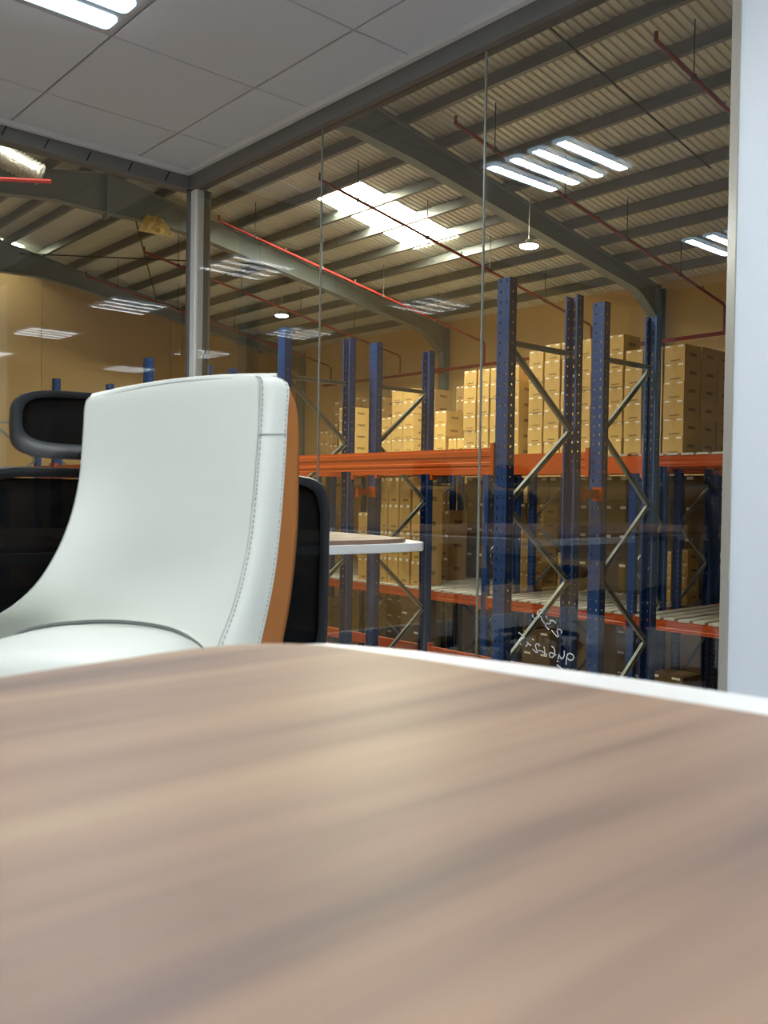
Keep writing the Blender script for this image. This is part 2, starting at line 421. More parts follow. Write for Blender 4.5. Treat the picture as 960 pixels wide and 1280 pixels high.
# handwriting on the pane, traced as strokes
def writing():
    sc = 85.0 / 960.0
    st = [[(300, 150), (282, 165), (300, 190), (340, 205), (375, 190), (385, 160), (370, 135), (345, 140), (330, 160), (350, 130), (375, 95), (395, 75), (420, 80), (428, 105), (412, 125), (390, 130)],
          [(405, 175), (418, 215), (440, 250), (455, 268)], [(480, 178), (492, 182)],
          [(615, 268), (590, 240), (560, 228), (532, 236), (548, 262), (530, 285), (498, 275), (475, 285), (475, 310), (495, 340), (520, 358)],
          [(700, 410), (700, 385), (680, 358), (650, 355), (632, 375), (640, 410), (655, 455), (640, 468), (600, 420), (560, 372)],
          [(95, 405), (125, 425), (145, 445)], [(178, 468), (150, 485), (120, 490), (95, 522)], [(118, 562), (128, 570)],
          [(195, 600), (220, 565), (212, 535), (235, 565), (265, 582)], [(288, 496), (300, 506)],
          [(388, 588), (375, 568), (345, 560), (328, 580), (340, 630), (362, 680), (340, 685), (310, 655), (290, 635)],
          [(450, 605), (462, 650), (458, 690), (455, 735)], [(375, 655), (420, 665), (460, 690), (490, 715)],
          [(560, 600), (590, 620), (605, 670), (600, 720), (570, 755), (540, 750), (525, 720), (535, 685), (560, 685), (590, 705), (620, 720)],
          [(735, 665), (738, 720), (720, 765), (695, 775), (675, 745), (660, 705), (655, 740), (650, 775)],
          [(785, 705), (770, 760), (762, 850)], [(785, 710), (820, 695), (860, 720), (875, 755), (850, 790), (815, 795), (785, 770)],
          [(640, 805), (645, 812)], [(635, 862), (680, 895), (735, 955)]]
    m = MB()
    for s_ in st:
        pts = [on_y(640 + x * sc, 755 + y * sc, YG - 0.0042) for x, y in s_]
        wv = 0.0016
        for a, b in zip(pts, pts[1:]):
            d = (b - a); d.normalize(); n = Vector((-d.z, 0, d.x)) * wv; e = d * wv * 0.7
            f = [a - e - n, b + e - n, b + e + n, a - e + n]
            m.loft([[Vector(q) - Vector((XG, YG, 0)) for q in f], [Vector(q) + Vector((0, 0.0006, 0)) - Vector((XG, YG, 0)) for q in f]])
    m.build('handwriting', 'marker', w1)['label'] = 'mirror-written white marker figures on the glass'
writing()
# ================================================================ WAREHOUSE SHELL
WX0, WX1, WY0, WY1, WF = -21.7, 6.2, -1.95, 15.0, -3.0
RY = 6.72; RZ = 5.42 + CZ; SL = 0.185
def rt(y, off=0.0): return RZ - SL * abs(y - RY) + off            # top of rafters / underside of purlins
struct(MB().box(WX0 - .3, WX1 + .3, WY0 - .3, WY1 + .3, WF - 0.2, WF).build('floor_warehouse', 'concrete'))
def wall_panels(name, p0, p1, top0, top1, peak=None, pitch=3.4):
    # ribbed sandwich-panel wall between two plan points, the panels standing proud of narrow joints
    o = struct(put(name, None)); p0 = Vector((*p0, 0)); p1 = Vector((*p1, 0)); L = (p1 - p0).length; d = (p1 - p0) / L
    nrm = Vector((d.y, -d.x, 0)); n = int(round(L / pitch)); st = L / n
    def top(s_):
        p = p0 + d * s_
        return rt(p.y, 0.18) if peak else top0
    m = MB()
    pts = [(p0 + nrm * .06), (p1 + nrm * .06)]
    zs = [top(0), top(L)]
    mid = p0 + d * ((RY - p0.y) / d.y) + nrm * .06 if peak else None
    f = [pts[0] + Vector((0, 0, WF)), pts[1] + Vector((0, 0, WF)), pts[1] + Vector((0, 0, zs[1]))] + ([mid + Vector((0, 0, rt(RY, .18)))] if peak else []) + [pts[0] + Vector((0, 0, zs[0]))]
    m.loft([f, [q + nrm * 0.1 for q in f]]); m.build('backing', 'steel', o)
    for i in range(n):
        a, b = i * st + .005, (i + 1) * st - .005
        q = [p0 + d * a, p0 + d * b]
        ss = [(a, q[0]), (b, q[1])]
        fr = [q[0] + Vector((0, 0, WF)), q[1] + Vector((0, 0, WF)), q[1] + Vector((0, 0, top(b))), q[0] + Vector((0, 0, top(a)))]
        MB().loft([fr, [v + nrm * 0.05 for v in fr]]).build('wall_panel', 'tan_wall', o)
    return o
wall_panels('wall_far', (WX1, WY1), (WX0, WY1), rt(WY1, .17), 0)
bk = wall_panels('wall_gable', (WX0, WY1), (WX0, WY0), 0, 0, True)
wall_panels('wall_near', (WX0, WY0), (WX1, WY0), rt(WY0, .17), 0)
wall_panels('wall_end_gable', (WX1, WY0), (WX1, WY1), 0, 0, True)
# roof: corrugated sheets, one mesh per slope; translucent sheets let into it
SKYL = [(-12.55, -11.40, 9.42, 11.72), (-7.2, -6.2, 2.3, 4.05), (-20.78, -20.62, 7.0, 7.4)]  # second one is unseen, added on the near slope to light carton fronts
rf = struct(put('roof', None))
def corr(x0, x1, y0, y1, z=0.15, pitch=0.11, h=0.024):
    m = MB(); rows = [[], []]; x = x0
    xs = []
    while x < x1:
        for fx, fz in ((0, 0), (.30, 0), (.42, 1), (.88, 1), (1.0, 0)):
            if x + fx * pitch <= x1 + 1e-6: xs.append((x + fx * pitch, z + fz * h))
        x += pitch
    for i, y in enumerate((y0, y1)):
        rows[i] = [(a, y, rt(y, b)) for a, b in xs]
    m.quadgrid(rows)
    return m
def slope_sheets(ya, yb):
    holes = [s for s in SKYL if s[2] >= min(ya, yb) - .1 and s[3] <= max(ya, yb) + 1.0 and (s[2] + s[3]) / 2 > min(ya, yb) and (s[2] + s[3]) / 2 < max(ya, yb)]
    lo, hi = min(ya, yb), max(ya, yb); xs = sorted(set([WX0 - .3, WX1 + .3] + [v for h in holes for v in h[:2]]))
    for a, b in zip(xs, xs[1:]):
        cur = lo
        for h in sorted([h for h in holes if h[0] <= a + 1e-6 and h[1] >= b - 1e-6], key=lambda q: q[2]):
            if h[2] - cur > .05: corr(a, b, cur, h[2]).build('roof_sheet', 'roof', rf, fixn=False)
            cur = min(h[3], hi)
        if hi - cur > .05: corr(a, b, cur, hi).build('roof_sheet', 'roof', rf, fixn=False)
slope_sheets(WY0 - .3, RY); slope_sheets(RY, WY1 + .3)
for i, (a, b, c, d) in enumerate(SKYL):
    o = struct(corr(a, b, c, d).build('window_%d' % (i + 3), 'sky', None, (0, 0, 0), fixn=False))
PUR = [0.28 + 0.7355 * k for k in range(11)]
zp = [(-.035, 0), (.035, 0), (.035, .025), (.03, .025), (.03, .006), (-.03, .006), (-.03, .144), (.03, .144), (.03, .125), (.035, .125), (.035, .15), (-.035, .15)]
pm = MB().prism([(a, b) for a, b in zp], (WX1 + .2, 0, 0), (WX0 - .2, 0, 0)).mesh('purlin', 'purlin')
for sgn in (1, -1):
    for d in PUR: put('purlin', pm, rf, (0, RY + sgn * d, rt(RY + d)))
# outer roof deck above the sheets keeps the sky out
# portal frames
def portal(x, label):
    t = thing('portal_frame', label, 'steel frame', (x, 0, WF), 0, 'steel portal frames of the warehouse')
    bot = [(0, 4.74), (0.9, 4.77), (1.9, 4.66), (7.25, 3.78), (7.5, 3.70), (8.1, 3.28)]
    def P(y, z, dx=0): return (dx, y, z + CZ - WF)
    for sgn in (1, -1):
        m = MB(); f = [P(RY + sgn * d, z) for d, z in bot] + [P(RY + sgn * 8.1, 5.42 - SL * 8.1), P(RY, 5.42)]
        m.loft([[(-.006, b, c) for a, b, c in f], [(.006, b, c) for a, b, c in f]])
        for path in (bot, [(0, 5.42), (8.1, 5.42 - SL * 8.1)]):
            up = path is not bot
            for (d0, z0), (d1, z1) in zip(path, path[1:]):
                e = -.014 if up else .014
                q = [P(RY + sgn * d0, z0), P(RY + sgn * d1, z1), P(RY + sgn * d1, z1 + e), P(RY + sgn * d0, z0 + e)]
                m.loft([[(-.09, b, c) for a, b, c in q], [(.09, b, c) for a, b, c in q]])
        m.build('rafter', 'steel', t)
        yc = RY + sgn * 8.1
        c = MB(); zt = 5.42 - SL * 8.1 + CZ - WF; a, b = sorted((yc - sgn * .02, yc + sgn * .17))
        c.box(-.006, .006, a, b, 0, zt).box(-.09, .09, a, a + .014, 0, zt).box(-.09, .09, b - .014, b, 0, zt)
        c.build('column', 'steel', t)
        ep = MB(); y0, y1 = sorted((yc - sgn * .045, yc - sgn * .021)); ep.box(-.10, .10, y0, y1, 3.22 + CZ - WF, zt + .02).build('end_plate', 'steel', t)
        for k in range(4):
            for s2 in (-1, 1):
                MB().box(s2 * .06 - .013, s2 * .06 + .013, y0 - .02 if sgn > 0 else y1, y0 if sgn > 0 else y1 + .02, zt - .12 - k * .13, zt - .095 - k * .13).build('bolt', 'steel', t)
    MB().box(-.10, .10, RY - .02, RY + .02, 4.66 + CZ - WF, 5.44 + CZ - WF).build('ridge_plate', 'steel', t)
    return t
for x, lb in ((-20.45, 'grey steel portal frame against the far gable wall'), (-14.90, 'grey steel portal frame in the middle, its ridge seen through the left pane'),
              (-9.35, 'grey steel portal frame nearest the glass, crossing the centre of the roof'), (-3.80, 'grey steel portal frame above the office corner'), (1.75, 'grey steel portal frame over the office')):
    portal(x, lb)
# bracing rods
def rod(name, a, b, r, mat, label, cat):
    a = Vector(a); b = Vector(b)
    m = MB().tube([(0, 0, 0), tuple(b - a)], r, 6); o = m.build(name, mat, None, tuple(a)); return tag(o, label, cat)
def rp(x, y, off): return (x, y, rt(y, off))
rod('brace_rod', rp(-6.38, 7.45, -.06), rp(-6.38, 11.35, -.10), 0.013, 'rod', 'thin dark sag rod below the roof near the glass', 'rod')
xb_ = thing('cross_brace', 'crossed dark brace rods under the roof of the last bay, seen through the left pane', 'brace', rp(-17.65, 8.85, -.15))
for xa, xb in ((-20.3, -15.0), (-15.0, -20.3)):
    a = Vector(rp(xa, 7.2, -.15 if xa < -16 else -.18)) - xb_.location; b = Vector(rp(xb, 10.5, -.15 if xa < -16 else -.18)) - xb_.location
    MB().tube([tuple(a), tuple(b)], .014, 6).build('brace_rod', 'rod', xb_)
# sprinkler pipes
PIPES = [(-5.13, 'beside the white wall'), (-7.9, 'passing the large mirrored ceiling light'), (-10.63, 'running below the bright roof light'),
         (-13.4, 'bright red, left of the roof light'), (-16.1, 'behind the middle portal frame'), (-18.75, 'next to the gable frame')]
for x, lb in PIPES:
    t = thing('sprinkler_pipe', 'dark red sprinkler branch pipe ' + lb, 'pipe', (x, 14.62, 2.90 + CZ), 0, 'red sprinkler branch pipes')
    z = lambda y: rt(y, -.60) - (2.90 + CZ)
    MB().tube([(0, 8.03 - 14.62, z(8.03) + .09), (0, 8.03 - 14.62, z(8.03)), (0, 8.10 - 14.62, z(8.10)), (0, 14.55 - 14.62, z(14.55)), (0, 0, z(14.62) - .03), (0, 0, 0)], 0.024, 8).build('pipe', 'red', t)
    for y in (8.75, 10.2, 11.7, 13.2):
        MB().tube([(0, y - 14.62, z(y)), (0, y - 14.62, z(y) + .60)], 0.007, 5).build('hanger', 'rod', t)
        MB().lathe([(0.03, -.028), (0.034, 0), (0.03, .028)], (0, y - 14.62, z(y)), 8).build('clamp', 'rod', t)
    for y in (9.4, 11.0, 12.5, 13.9):
        MB().lathe([(.008, .02), (.012, .05), (.022, .055), (.005, .075)], (0, y - 14.62, z(y)), 6).build('sprinkler_head', 'chrome', t)
t = thing('sprinkler_main', 'red sprinkler main running along the far wall above the cartons', 'pipe', (-12, 14.70, 2.90 + CZ))
MB().tube([(-7.2, 0, 0), (8, 0, 0)], 0.036, 8).build('pipe', 'red', t)
MB().box(-2.95, -2.75, -.06, .06, -.05, .05).build('valve', 'red', t)
# high bay lamps
def high_bay(x, y, z, label):
    t = thing('high_bay_lamp', label, 'lamp', (x, y, z + CZ), 0, 'round high bay lamps hung from the roof')
    MB().tube([(0, 0, .06), (0, 0, rt(y, .02) - z - CZ)], 0.009, 6).build('rod', 'lamp_white', t)
    MB().lathe([(.03, .10), (.05, .09), (.06, .05), (.145, .02), (.15, 0.0), (.14, -.004)]).build('housing', 'lamp_white', t, smooth=True)
    MB().lathe([(.138, -.005), (.13, -.022), (.06, -.03), (.01, -.031)]).build('lens', 'bay', t, smooth=True)
high_bay(-8.92, 10.678, 3.80, 'round high bay lamp in front of the nearest portal frame')
high_bay(-16.4, 11.413, 3.90, 'round high bay lamp between the far portal frames')
high_bay(-8.92, 2.762, 3.80, 'added unseen high bay lamp over the near half of the warehouse, beside the office')  # this lamp and the next are out of view, added for warehouse light
high_bay(-16.4, 2.027, 3.90, 'added unseen high bay lamp over the near half of the warehouse, by the gable')
# duct and foil at the upper left, yellow sheet standing in for a bright patch
t = thing('flexible_duct', 'silver foil flexible duct under the roof at the upper left', 'duct', (-9.0, 3.0, 2.85 + CZ))
pp = [on_x(-60, 165, -9.4), on_x(-20, 183, -9.3), on_x(20, 203, -9.2), on_x(52, 219, -9.1)]
org = Vector((-9.0, 3.0, 2.85 + CZ))
pts = []; N = 40
for k in range(N + 1):
    s_ = k / N * 3; i = min(2, int(s_)); f = s_ - i; pts.append(pp[i].lerp(pp[i + 1], f) - org)
m = MB(); m.tube([tuple(p) for p in pts], [(.125 if k % 2 else .105) * (1 - .35 * max(0, k / N - .7)) for k in range(N + 1)], 14); m.build('duct_skin', 'foil', t, smooth=True)
a, b = on_x(-60, 221, -9.0), on_x(63, 227, -9.0)
rod('red_pipe', tuple(a), tuple(b), 0.022, 'red', 'short bright red pipe just below the silver duct', 'pipe')
a, b = on_x(-60, 150, -10.4), on_x(60, 188, -10.4)
m = MB(); rows = []
for k in range(9):
    rows.append([])
    for j in range(5):
        p = a.lerp(b, k / 8) - a; rows[-1].append((p.x + random.uniform(-.06, .06) + j * .12, p.y + random.uniform(-.05, .05), p.z + j * .05 + random.uniform(-.05, .05)))
m.quadgrid(rows); o = m.build('insulation_foil', 'foil', None, tuple(a), smooth=False)
sm = o.modifiers.new('solid', 'SOLIDIFY'); sm.thickness = 0.01
tag(o, 'crumpled silver insulation foil above the flexible duct', 'insulation')
a = on_x(176, 288, -14.6)
quad = [on_x(173, 288, -14.6), on_x(217, 297, -14.6), on_x(203, 272, -14.7), on_x(183, 268, -14.7)]
rows = []
for k in range(7):
    rows.append([])
    for j in range(9):
        l0 = quad[0].lerp(quad[1], j / 8); l1 = quad[3].lerp(quad[2], j / 8); p = l0.lerp(l1, k / 6) - a
        rows[-1].append((p.x + random.uniform(-.07, .07) * (0 if k in (0,) else 1), p.y, p.z + (random.uniform(-.02, .02) if 0 < k < 6 else 0)))
m = MB(); m.quadgrid(rows); o = m.build('bright_patch_sheet', 'sheet', None, tuple(a)); sm = o.modifiers.new('solid', 'SOLIDIFY'); sm.thickness = 0.008  # sheet added to stand in for a bright, sunlit-looking patch on the rafter
tag(o, 'pale yellow stand-in sheet for a bright patch on the middle portal rafter', 'sheet')
# ================================================================ PALLET RACKS
POST_T = 0.0035
def post_mesh(h, flip):
    wv, dp, lp = 0.058, 0.040, 0.016
    pr = [(-wv, -dp), (wv, -dp), (wv, dp), (wv - lp, dp), (wv - lp, dp - POST_T), (wv - POST_T, dp - POST_T), (wv - POST_T, -dp + POST_T), (-wv + POST_T, -dp + POST_T), (-wv + POST_T, dp - POST_T), (-wv + lp, dp - POST_T), (-wv + lp, dp), (-wv, dp)]
    if flip: pr = [(a, -b) for a, b in pr]
    return MB().loft([[(a, b, 0) for a, b in pr], [(a, b, h) for a, b in pr]]).mesh('upright', 'blue')
BEAM = {}
def beam_mesh(L, h, side):
    k = (round(L, 3), h, side)
    if k not in BEAM:
        t_ = .045; pr = [(0, 0), (t_, 0), (t_, h), (.010, h), (.010, h - .018), (0, h - .022), (0, h * .62), (.006, h * .58), (.006, h * .34), (0, h * .30), (0, h * .18), (.005, h * .16), (.005, h * .07), (0, h * .05)]
        pr = [(a * side, b - h) for a, b in pr]
        BEAM[k] = MB().loft([[(x, a, b) for a, b in pr] for x in (0, L)]).mesh('beam', 'orange')
    return BEAM[k]
CONN = MB().box(-.030, .004, -.006, .05, -.20, .035).box(-.034, .0, -.010, -.005, -.20, .035).mesh('connector', 'orange')
CONN_B = MB().box(-.030, .004, -.05, .006, -.20, .035).box(-.034, .0, .005, .010, -.20, .035).mesh('connector', 'orange')
CONN_R = MB().box(-.004, .030, -.006, .05, -.20, .035).box(.0, .034, -.010, -.005, -.20, .035).mesh('connector', 'orange')
CONN_RB = MB().box(-.004, .030, -.05, .006, -.20, .035).box(.0, .034, .005, .010, -.20, .035).mesh('connector', 'orange')
BRPR = [(-.02, -.014), (.02, -.014), (.02, .014), (.016, .014), (.016, -.010), (-.016, -.010), (-.016, .014), (-.02, .014)]
PLANKM = MB().box(-.088, .088, 0, 1, -.03, 0).mesh('deck_plank', 'plank')
def rack(label, xs, yf, yb, top, levels, zig, brace_top, decks=(), plank_ext=0.0):
    """levels: list of (beam top z, beam height); zig: 0 starts at the front post, 1 at the rear; z values camera-relative"""
    t = thing('pallet_rack', label, 'rack', (xs[-1], yf, WF), 0, 'blue and orange pallet racks')
    x0 = xs[-1]; H = top + CZ - WF; zc = CZ - WF
    pf = post_mesh(H, False); pb = post_mesh(H, True); D = yb - yf
    braces = {}
    for x in xs:
        put('upright', pf, t, (x - x0, 0.04, 0)); put('upright', pb, t, (x - x0, D - .04, 0))
        for y in (0.04, D - .04): MB().box(-.09, .09, -.07, .07, 0, .008).build('foot_plate', 'blue', t, (x - x0, y, 0))
        fy, ry = 0.075, D - .075
        segs = [((0, fy, brace_top), (0, ry, brace_top))]
        z = brace_top - .02; k = zig
        while z > -3.2:
            z2 = z - .575
            a = fy if k == 0 else ry; b = ry if k == 0 else fy
            segs.append(((0, a, z), (0, b, z2))); z = z2 - .015; k = 1 - k
        for i, (a, b) in enumerate(segs):
            if i not in braces:
                braces[i] = MB().prism(BRPR, (0, a[1], a[2] + zc), (0, b[1], b[2] + zc), (1, 0, 0)).mesh('brace', 'brace')
            put('brace', braces[i], t, (x - x0, 0, 0))
    order = sorted(xs)
    for (z, h) in levels:
        for xa, xb in zip(order, order[1:]):
            L = xb - xa - .124
            for side, y in ((1, -.004), (-1, D + .004)):
                b = put('beam', beam_mesh(L, h, side), t, (xa + .062 - x0, y, z + zc))
                put('connector', CONN_R if side == 1 else CONN_RB, b, (0, 0, 0)); put('connector', CONN if side == 1 else CONN_B, b, (L, 0, 0))
    for z in decks:
        for xa, xb in zip(order, order[1:]):
            n = 12; st = (xb - xa - .14) / n
            for k in range(n):
                o = put('deck_plank', PLANKM, t, (xa + .07 + st * (k + .5) - x0, -.01, z + zc + random.uniform(-.003, .003)))
                o.scale = (st / .233, D + .02 + plank_ext, 1)
    return t
XS12 = [-4.44 - 2.80 * k for k in range(5)]
XS34 = [-4.59 - 2.80 * k for k in range(6)]
DZ1, DZ2 = -1.60, 0.665
r1 = rack('blue and orange pallet rack row nearest the glass', XS12, 5.04, 5.92, 1.605, [(.375, .158), (-1.63, .11)], 0, 1.145)
r2 = rack('blue and orange pallet rack row standing back to back behind the nearest row', XS12, 6.20, 7.04, 1.605, [(.395, .150), (-1.63, .11)], 1, 1.155)
r3 = rack('decked pallet rack row below the near edge of the carton stacks', XS34, 11.2, 12.05, DZ2 - .06, [(DZ2 - .034, .15), (DZ1 - .034, .15)], 0, .25, (DZ2, DZ1), .28)
r4 = rack('decked pallet rack row closest to the far wall', XS34, 12.38, 13.34, DZ2 - .06, [(DZ2 - .034, .15), (DZ1 - .034, .15)], 1, .25, (DZ2, DZ1))
r5 = rack('added light-blocking decked pallet rack row against the far wall', XS34, 13.50, 14.50, DZ2 - .06, [(DZ2 - .034, .15), (DZ1 - .034, .15)], 0, .25, (DZ2, DZ1))  # row added to block light reaching the zone below the upper deck
SPM = MB().box(-.02, .02, 0.0, .248, -.035, .035).box(-.045, .045, .0, .03, -.055, .055).box(-.045, .045, .218, .248, -.055, .055).mesh('row_spacer', 'orange')
for i, x in enumerate(XS12):
    tag(put('row_spacer', SPM, None, (x + .05, 5.936, .05 + CZ)), 'orange row spacer bolted between the two near rack rows, %s frame from the white wall' % ORD[i], 'spacer', 'orange row spacers')
# ================================================================ CARTONS
BOXM = {}
def carton_mesh(wd, dp, ht, mat):
    k = (wd, dp, ht, mat)
    if k not in BOXM: BOXM[k] = MB().box(-wd / 2, wd / 2, 0, dp, 0, ht).mesh('carton', mat)
    return BOXM[k]
used = set()
def carton(x0, x1, y, dp, z, ht, mat, label, group):
    assert label not in used and len(label.split()) <= 16, label
    used.add(label)
    wd = round((x1 - x0) - .022, 2)
    o = put('carton', carton_mesh(wd, dp, ht, mat), None, ((x0 + x1) / 2 + random.uniform(-.004, .004), y + random.uniform(-.008, .008), z), (0, 0, random.uniform(-.01, .01)))
    tag(o, label, 'carton', group)
def stacks(cols, Y, z0, ht, dp, mat, where, group, rows=None, layers=1, start=0):
    """cols: (px left, px right, px y of the top) on the plane y=Y"""
    ncol = len(cols)
    for c, (pl, pr, pt) in enumerate(cols):
        x0, x1 = on_y(pl, pt, Y).x, on_y(pr, pt, Y).x
        zt = on_y((pl + pr) / 2, pt, Y).z
        n = rows or max(1, int(round((zt - z0) / ht)))
        h = (zt - z0) / n
        h = round(h, 2) if abs(h - ht) < .05 else ht
        for k in range(n):
            lv = 'bottom' if k == 0 else ('top' if k == n - 1 else ORD[k] + ' from bottom')
            stk = '' if ncol == 1 else ', %s stack from the left' % ORD[c]
            carton(x0, x1, Y, dp, z0 + k * (h + .001), h, mat, 'carton, %s%s, %s' % (lv, stk, where), group)
ZD2 = DZ2 + CZ + .006; ZD1 = DZ1 + CZ + .006
G2, G1 = 'cartons on the upper deck', 'cartons on the middle deck'
stacks([(580, 596, 465), (597, 612, 463), (613, 632, 461), (634, 650, 459)], 11.72, ZD2, .262, .46, 'card', 'bright block left of near upright', G2)
stacks([(661, 680, 438), (681, 701, 431), (702, 721, 428), (722, 740, 425), (741, 758, 422), (759, 780, 417), (781, 804, 436), (805, 829, 433), (830, 857, 431)], 11.72, ZD2, .262, .445, 'card', 'long block ending by the white wall', G2)
for L in (1, 2, 3):
    stacks([(830, 857, 431)], 11.72, ZD2, .262, .46, 'card', '', G2) if False else None
x0, x1 = on_y(830, 431, 11.72).x, on_y(857, 431, 11.72).x
for L in (1, 2):
    for k in range(6):
        carton(x0, x1, 11.72 + .475 * L, .445, ZD2 + k * .263, .262, 'card', 'shaded carton, %s from deck, %s behind the block end by the white wall' % (ORD[k], ['', 'directly', 'two'][L]), G2)
stacks([(490, 504, 488), (504, 518, 487)], 12.45, ZD2, .262, .47, 'card', 'tall pair behind the far blue upright', G2)
stacks([(543, 558, 514)], 12.45, ZD2, .275, .47, 'card', 'short stack right of the far upright', G2)
stacks([(560, 571, 548), (571, 581, 548)], 12.45, ZD2, .262, .35, 'card', 'low pair beside the bright block', G2)
stacks([(477, 489.2, 521)], 12.45, ZD2, .262, .47, 'card', 'stack left of the tall pair', G2)
stacks([(424, 441, 509)], 12.45, ZD2, .262, .5, 'card', 'stack between the left pair of blue uprights', G2)
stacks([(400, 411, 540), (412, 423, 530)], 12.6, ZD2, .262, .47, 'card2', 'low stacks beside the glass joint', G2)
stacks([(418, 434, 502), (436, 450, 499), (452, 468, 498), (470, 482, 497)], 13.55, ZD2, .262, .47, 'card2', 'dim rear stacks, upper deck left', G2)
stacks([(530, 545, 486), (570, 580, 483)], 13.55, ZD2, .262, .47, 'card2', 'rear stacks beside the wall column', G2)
# middle deck
stacks([(829, 840, 689), (841, 861, 688)], 12.9, ZD1, .213, .34, 'card', 'small stacks by rear upright, white wall', G1)
stacks([(663, 680, 629)], 12.78, ZD1, .25, .4, 'card', 'tall stack behind the near blue upright', G1)
stacks([(649, 662, 664)], 12.78, ZD1, .25, .4, 'card', 'lower stack left of the tall one behind the near upright', G1)
stacks([(476.5, 485, 596), (486, 499, 596), (500, 514, 596)], 11.35, ZD1, .45, .55, 'card', 'big upright cartons at deck front', G1)
stacks([(515, 527, 622)], 11.35, ZD1, .45, .55, 'card', 'big stack half behind the far upright', G1)
stacks([(448, 461, 641)], 11.31, ZD1, .40, .42, 'card', 'narrow stack between the left uprights', G1)
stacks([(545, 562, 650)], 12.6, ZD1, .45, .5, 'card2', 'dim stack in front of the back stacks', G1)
stacks([(697, 704, 690)], 12.6, ZD1, .25, .4, 'card', 'sliver of a stack beside the rear upright', G1)
for bi, (xa, wd_, n_, nr_, h_, mt_, wh_) in enumerate(((-7.30, .50, 1, 4, .505, 'card_dimmed', 'first'), (-10.10, .52, 5, 4, .505, 'card_dimmed', 'second'), (-12.90, .52, 5, 4, .505, 'card_dimmed', 'third'), (-15.70, .44, 6, 5, .38, 'card2', 'fourth'))):  # cartons added to fill the wall rack and darken the zone below deck
    for c in range(n_):
        for k in range(nr_ - (1 if c % 3 == 2 and bi < 3 else 0)):
            carton(xa + c * (wd_ + .005), xa + c * (wd_ + .005) + wd_, 13.62, .55, ZD1 + k * (h_ + .001), h_, mt_, 'added dark carton, %s up, %s stack of the %s wall bay from the white wall' % (ORD[k], ORD[c], wh_), 'added dark cartons against the far wall')
carton(-5.98, -5.45, 11.35, .5, ZD1, .42, 'card2', 'brown carton on the middle deck cut off by the white wall', G1)
# ground-level cartons under the middle deck, shade put into their dark board
G0 = 'cartons stored under the middle deck'
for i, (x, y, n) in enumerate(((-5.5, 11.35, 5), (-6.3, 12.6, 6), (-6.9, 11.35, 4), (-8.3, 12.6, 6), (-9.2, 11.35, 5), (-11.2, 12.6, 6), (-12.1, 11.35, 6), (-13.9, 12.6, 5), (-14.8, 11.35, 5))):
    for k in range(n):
        carton(x - .28, x + .28, y, .5, WF + .14 + k * .331, .33, 'card_dimmed', 'dim carton %s above its pallet, %s ground stack from the white wall' % (ORD[k], ORD[i]), G0)
    t = thing('pallet', 'wooden pallet under the %s ground stack from the white wall' % ORD[i], 'pallet', (x, y + .25, WF), 0, 'wooden pallets on the warehouse floor')
    for s_ in (-.27, 0, .27): MB().box(-.34, .34, s_ - .04, s_ + .04, 0, .11).build('bearer', 'card2', t)
    for k in range(5): MB().box(-.33 + k * .14, -.23 + k * .14, -.32, .32, .11, .132).build('slat', 'card2', t)
# ================================================================ TABLES
def rounded(pts, r, n=6):
    out = []; m = len(pts)
    for i in range(m):
        a, b, c = Vector(pts[i - 1]), Vector(pts[i]), Vector(pts[(i + 1) % m])
        d0 = (a - b).normalized(); d1 = (c - b).normalized(); p0 = b + d0 * r; p1 = b + d1 * r
        for k in range(n + 1):
            s_ = k / n; out.append(tuple((p0 * (1 - s_) ** 2 + b * 2 * s_ * (1 - s_) + p1 * s_ ** 2)))
    return out
def table(name, label, brown, white, leg_pts, zt=0.75):
    cx = sum(p[0] for p in white) / len(white); cy = sum(p[1] for p in white) / len(white)
    t = thing(name, label, 'table', (cx, cy, 0))
    sh = lambda pts: [(a - cx, b - cy) for a, b in pts]
    MB().slab(sh(brown), zt - .013, zt).build('table_top', 'wood', t, bevel=.002)
    MB().slab(sh(white), zt - .040, zt - .013).build('white_rim', 'white_edge', t, bevel=.003)
    for (x, y) in leg_pts:
        x -= cx; y -= cy
        MB().loft([[(x - .03, y - .03, zt - .05), (x + .03, y - .03, zt - .05), (x + .03, y + .03, zt - .05), (x - .03, y + .03, zt - .05)],
                   [(x - .022, y - .022, 0), (x + .022, y - .022, 0), (x + .022, y + .022, 0), (x - .022, y + .022, 0)]]).build('leg', 'white_edge', t)
    MB().box(-.35, .35, -.03, .03, zt - .12, zt - .05).build('cross_bar', 'white_edge', t)
    return t
br = [(-.655, .221), (-.661, .252), (-.667, .290), (-.673, .325), (-.679, .358), (-.682, .396), (-.677, .432), (-.668, .454), (-.654, .472), (-.632, .487), (-.595, .498), (-.537, .510), (-.445, .522), (-.358, .536), (-.262, .549), (-.12, .564), (.05, .578), (.3, .592), (.6, .600), (.70, .59), (.745, .55), (.76, .48), (.86, -1.0), (.85, -1.08), (.80, -1.12), (-.36, -1.30), (-.41, -1.28), (-.435, -1.22)]
wh = [(-.675, .20), (-.690, .30), (-.708, .40), (-.715, .46), (-.715, .52), (-.700, .548), (-.671, .563), (-.62, .588), (-.525, .615), (-.48, .626), (-.40, .643), (-.313, .655), (-.12, .668), (.05, .680), (.3, .690), (.6, .695), (.72, .69), (.76, .66), (.775, .60), (.78, .5), (.88, -1.05), (.865, -1.16), (.80, -1.21), (-.36, -1.39), (-.43, -1.37), (-.455, -1.30)]
table('conference_table', 'large walnut-topped table with white rim filling the foreground', br, wh, [(-.5, .4), (.62, .5), (.7, -.95), (-.28, -1.15)])
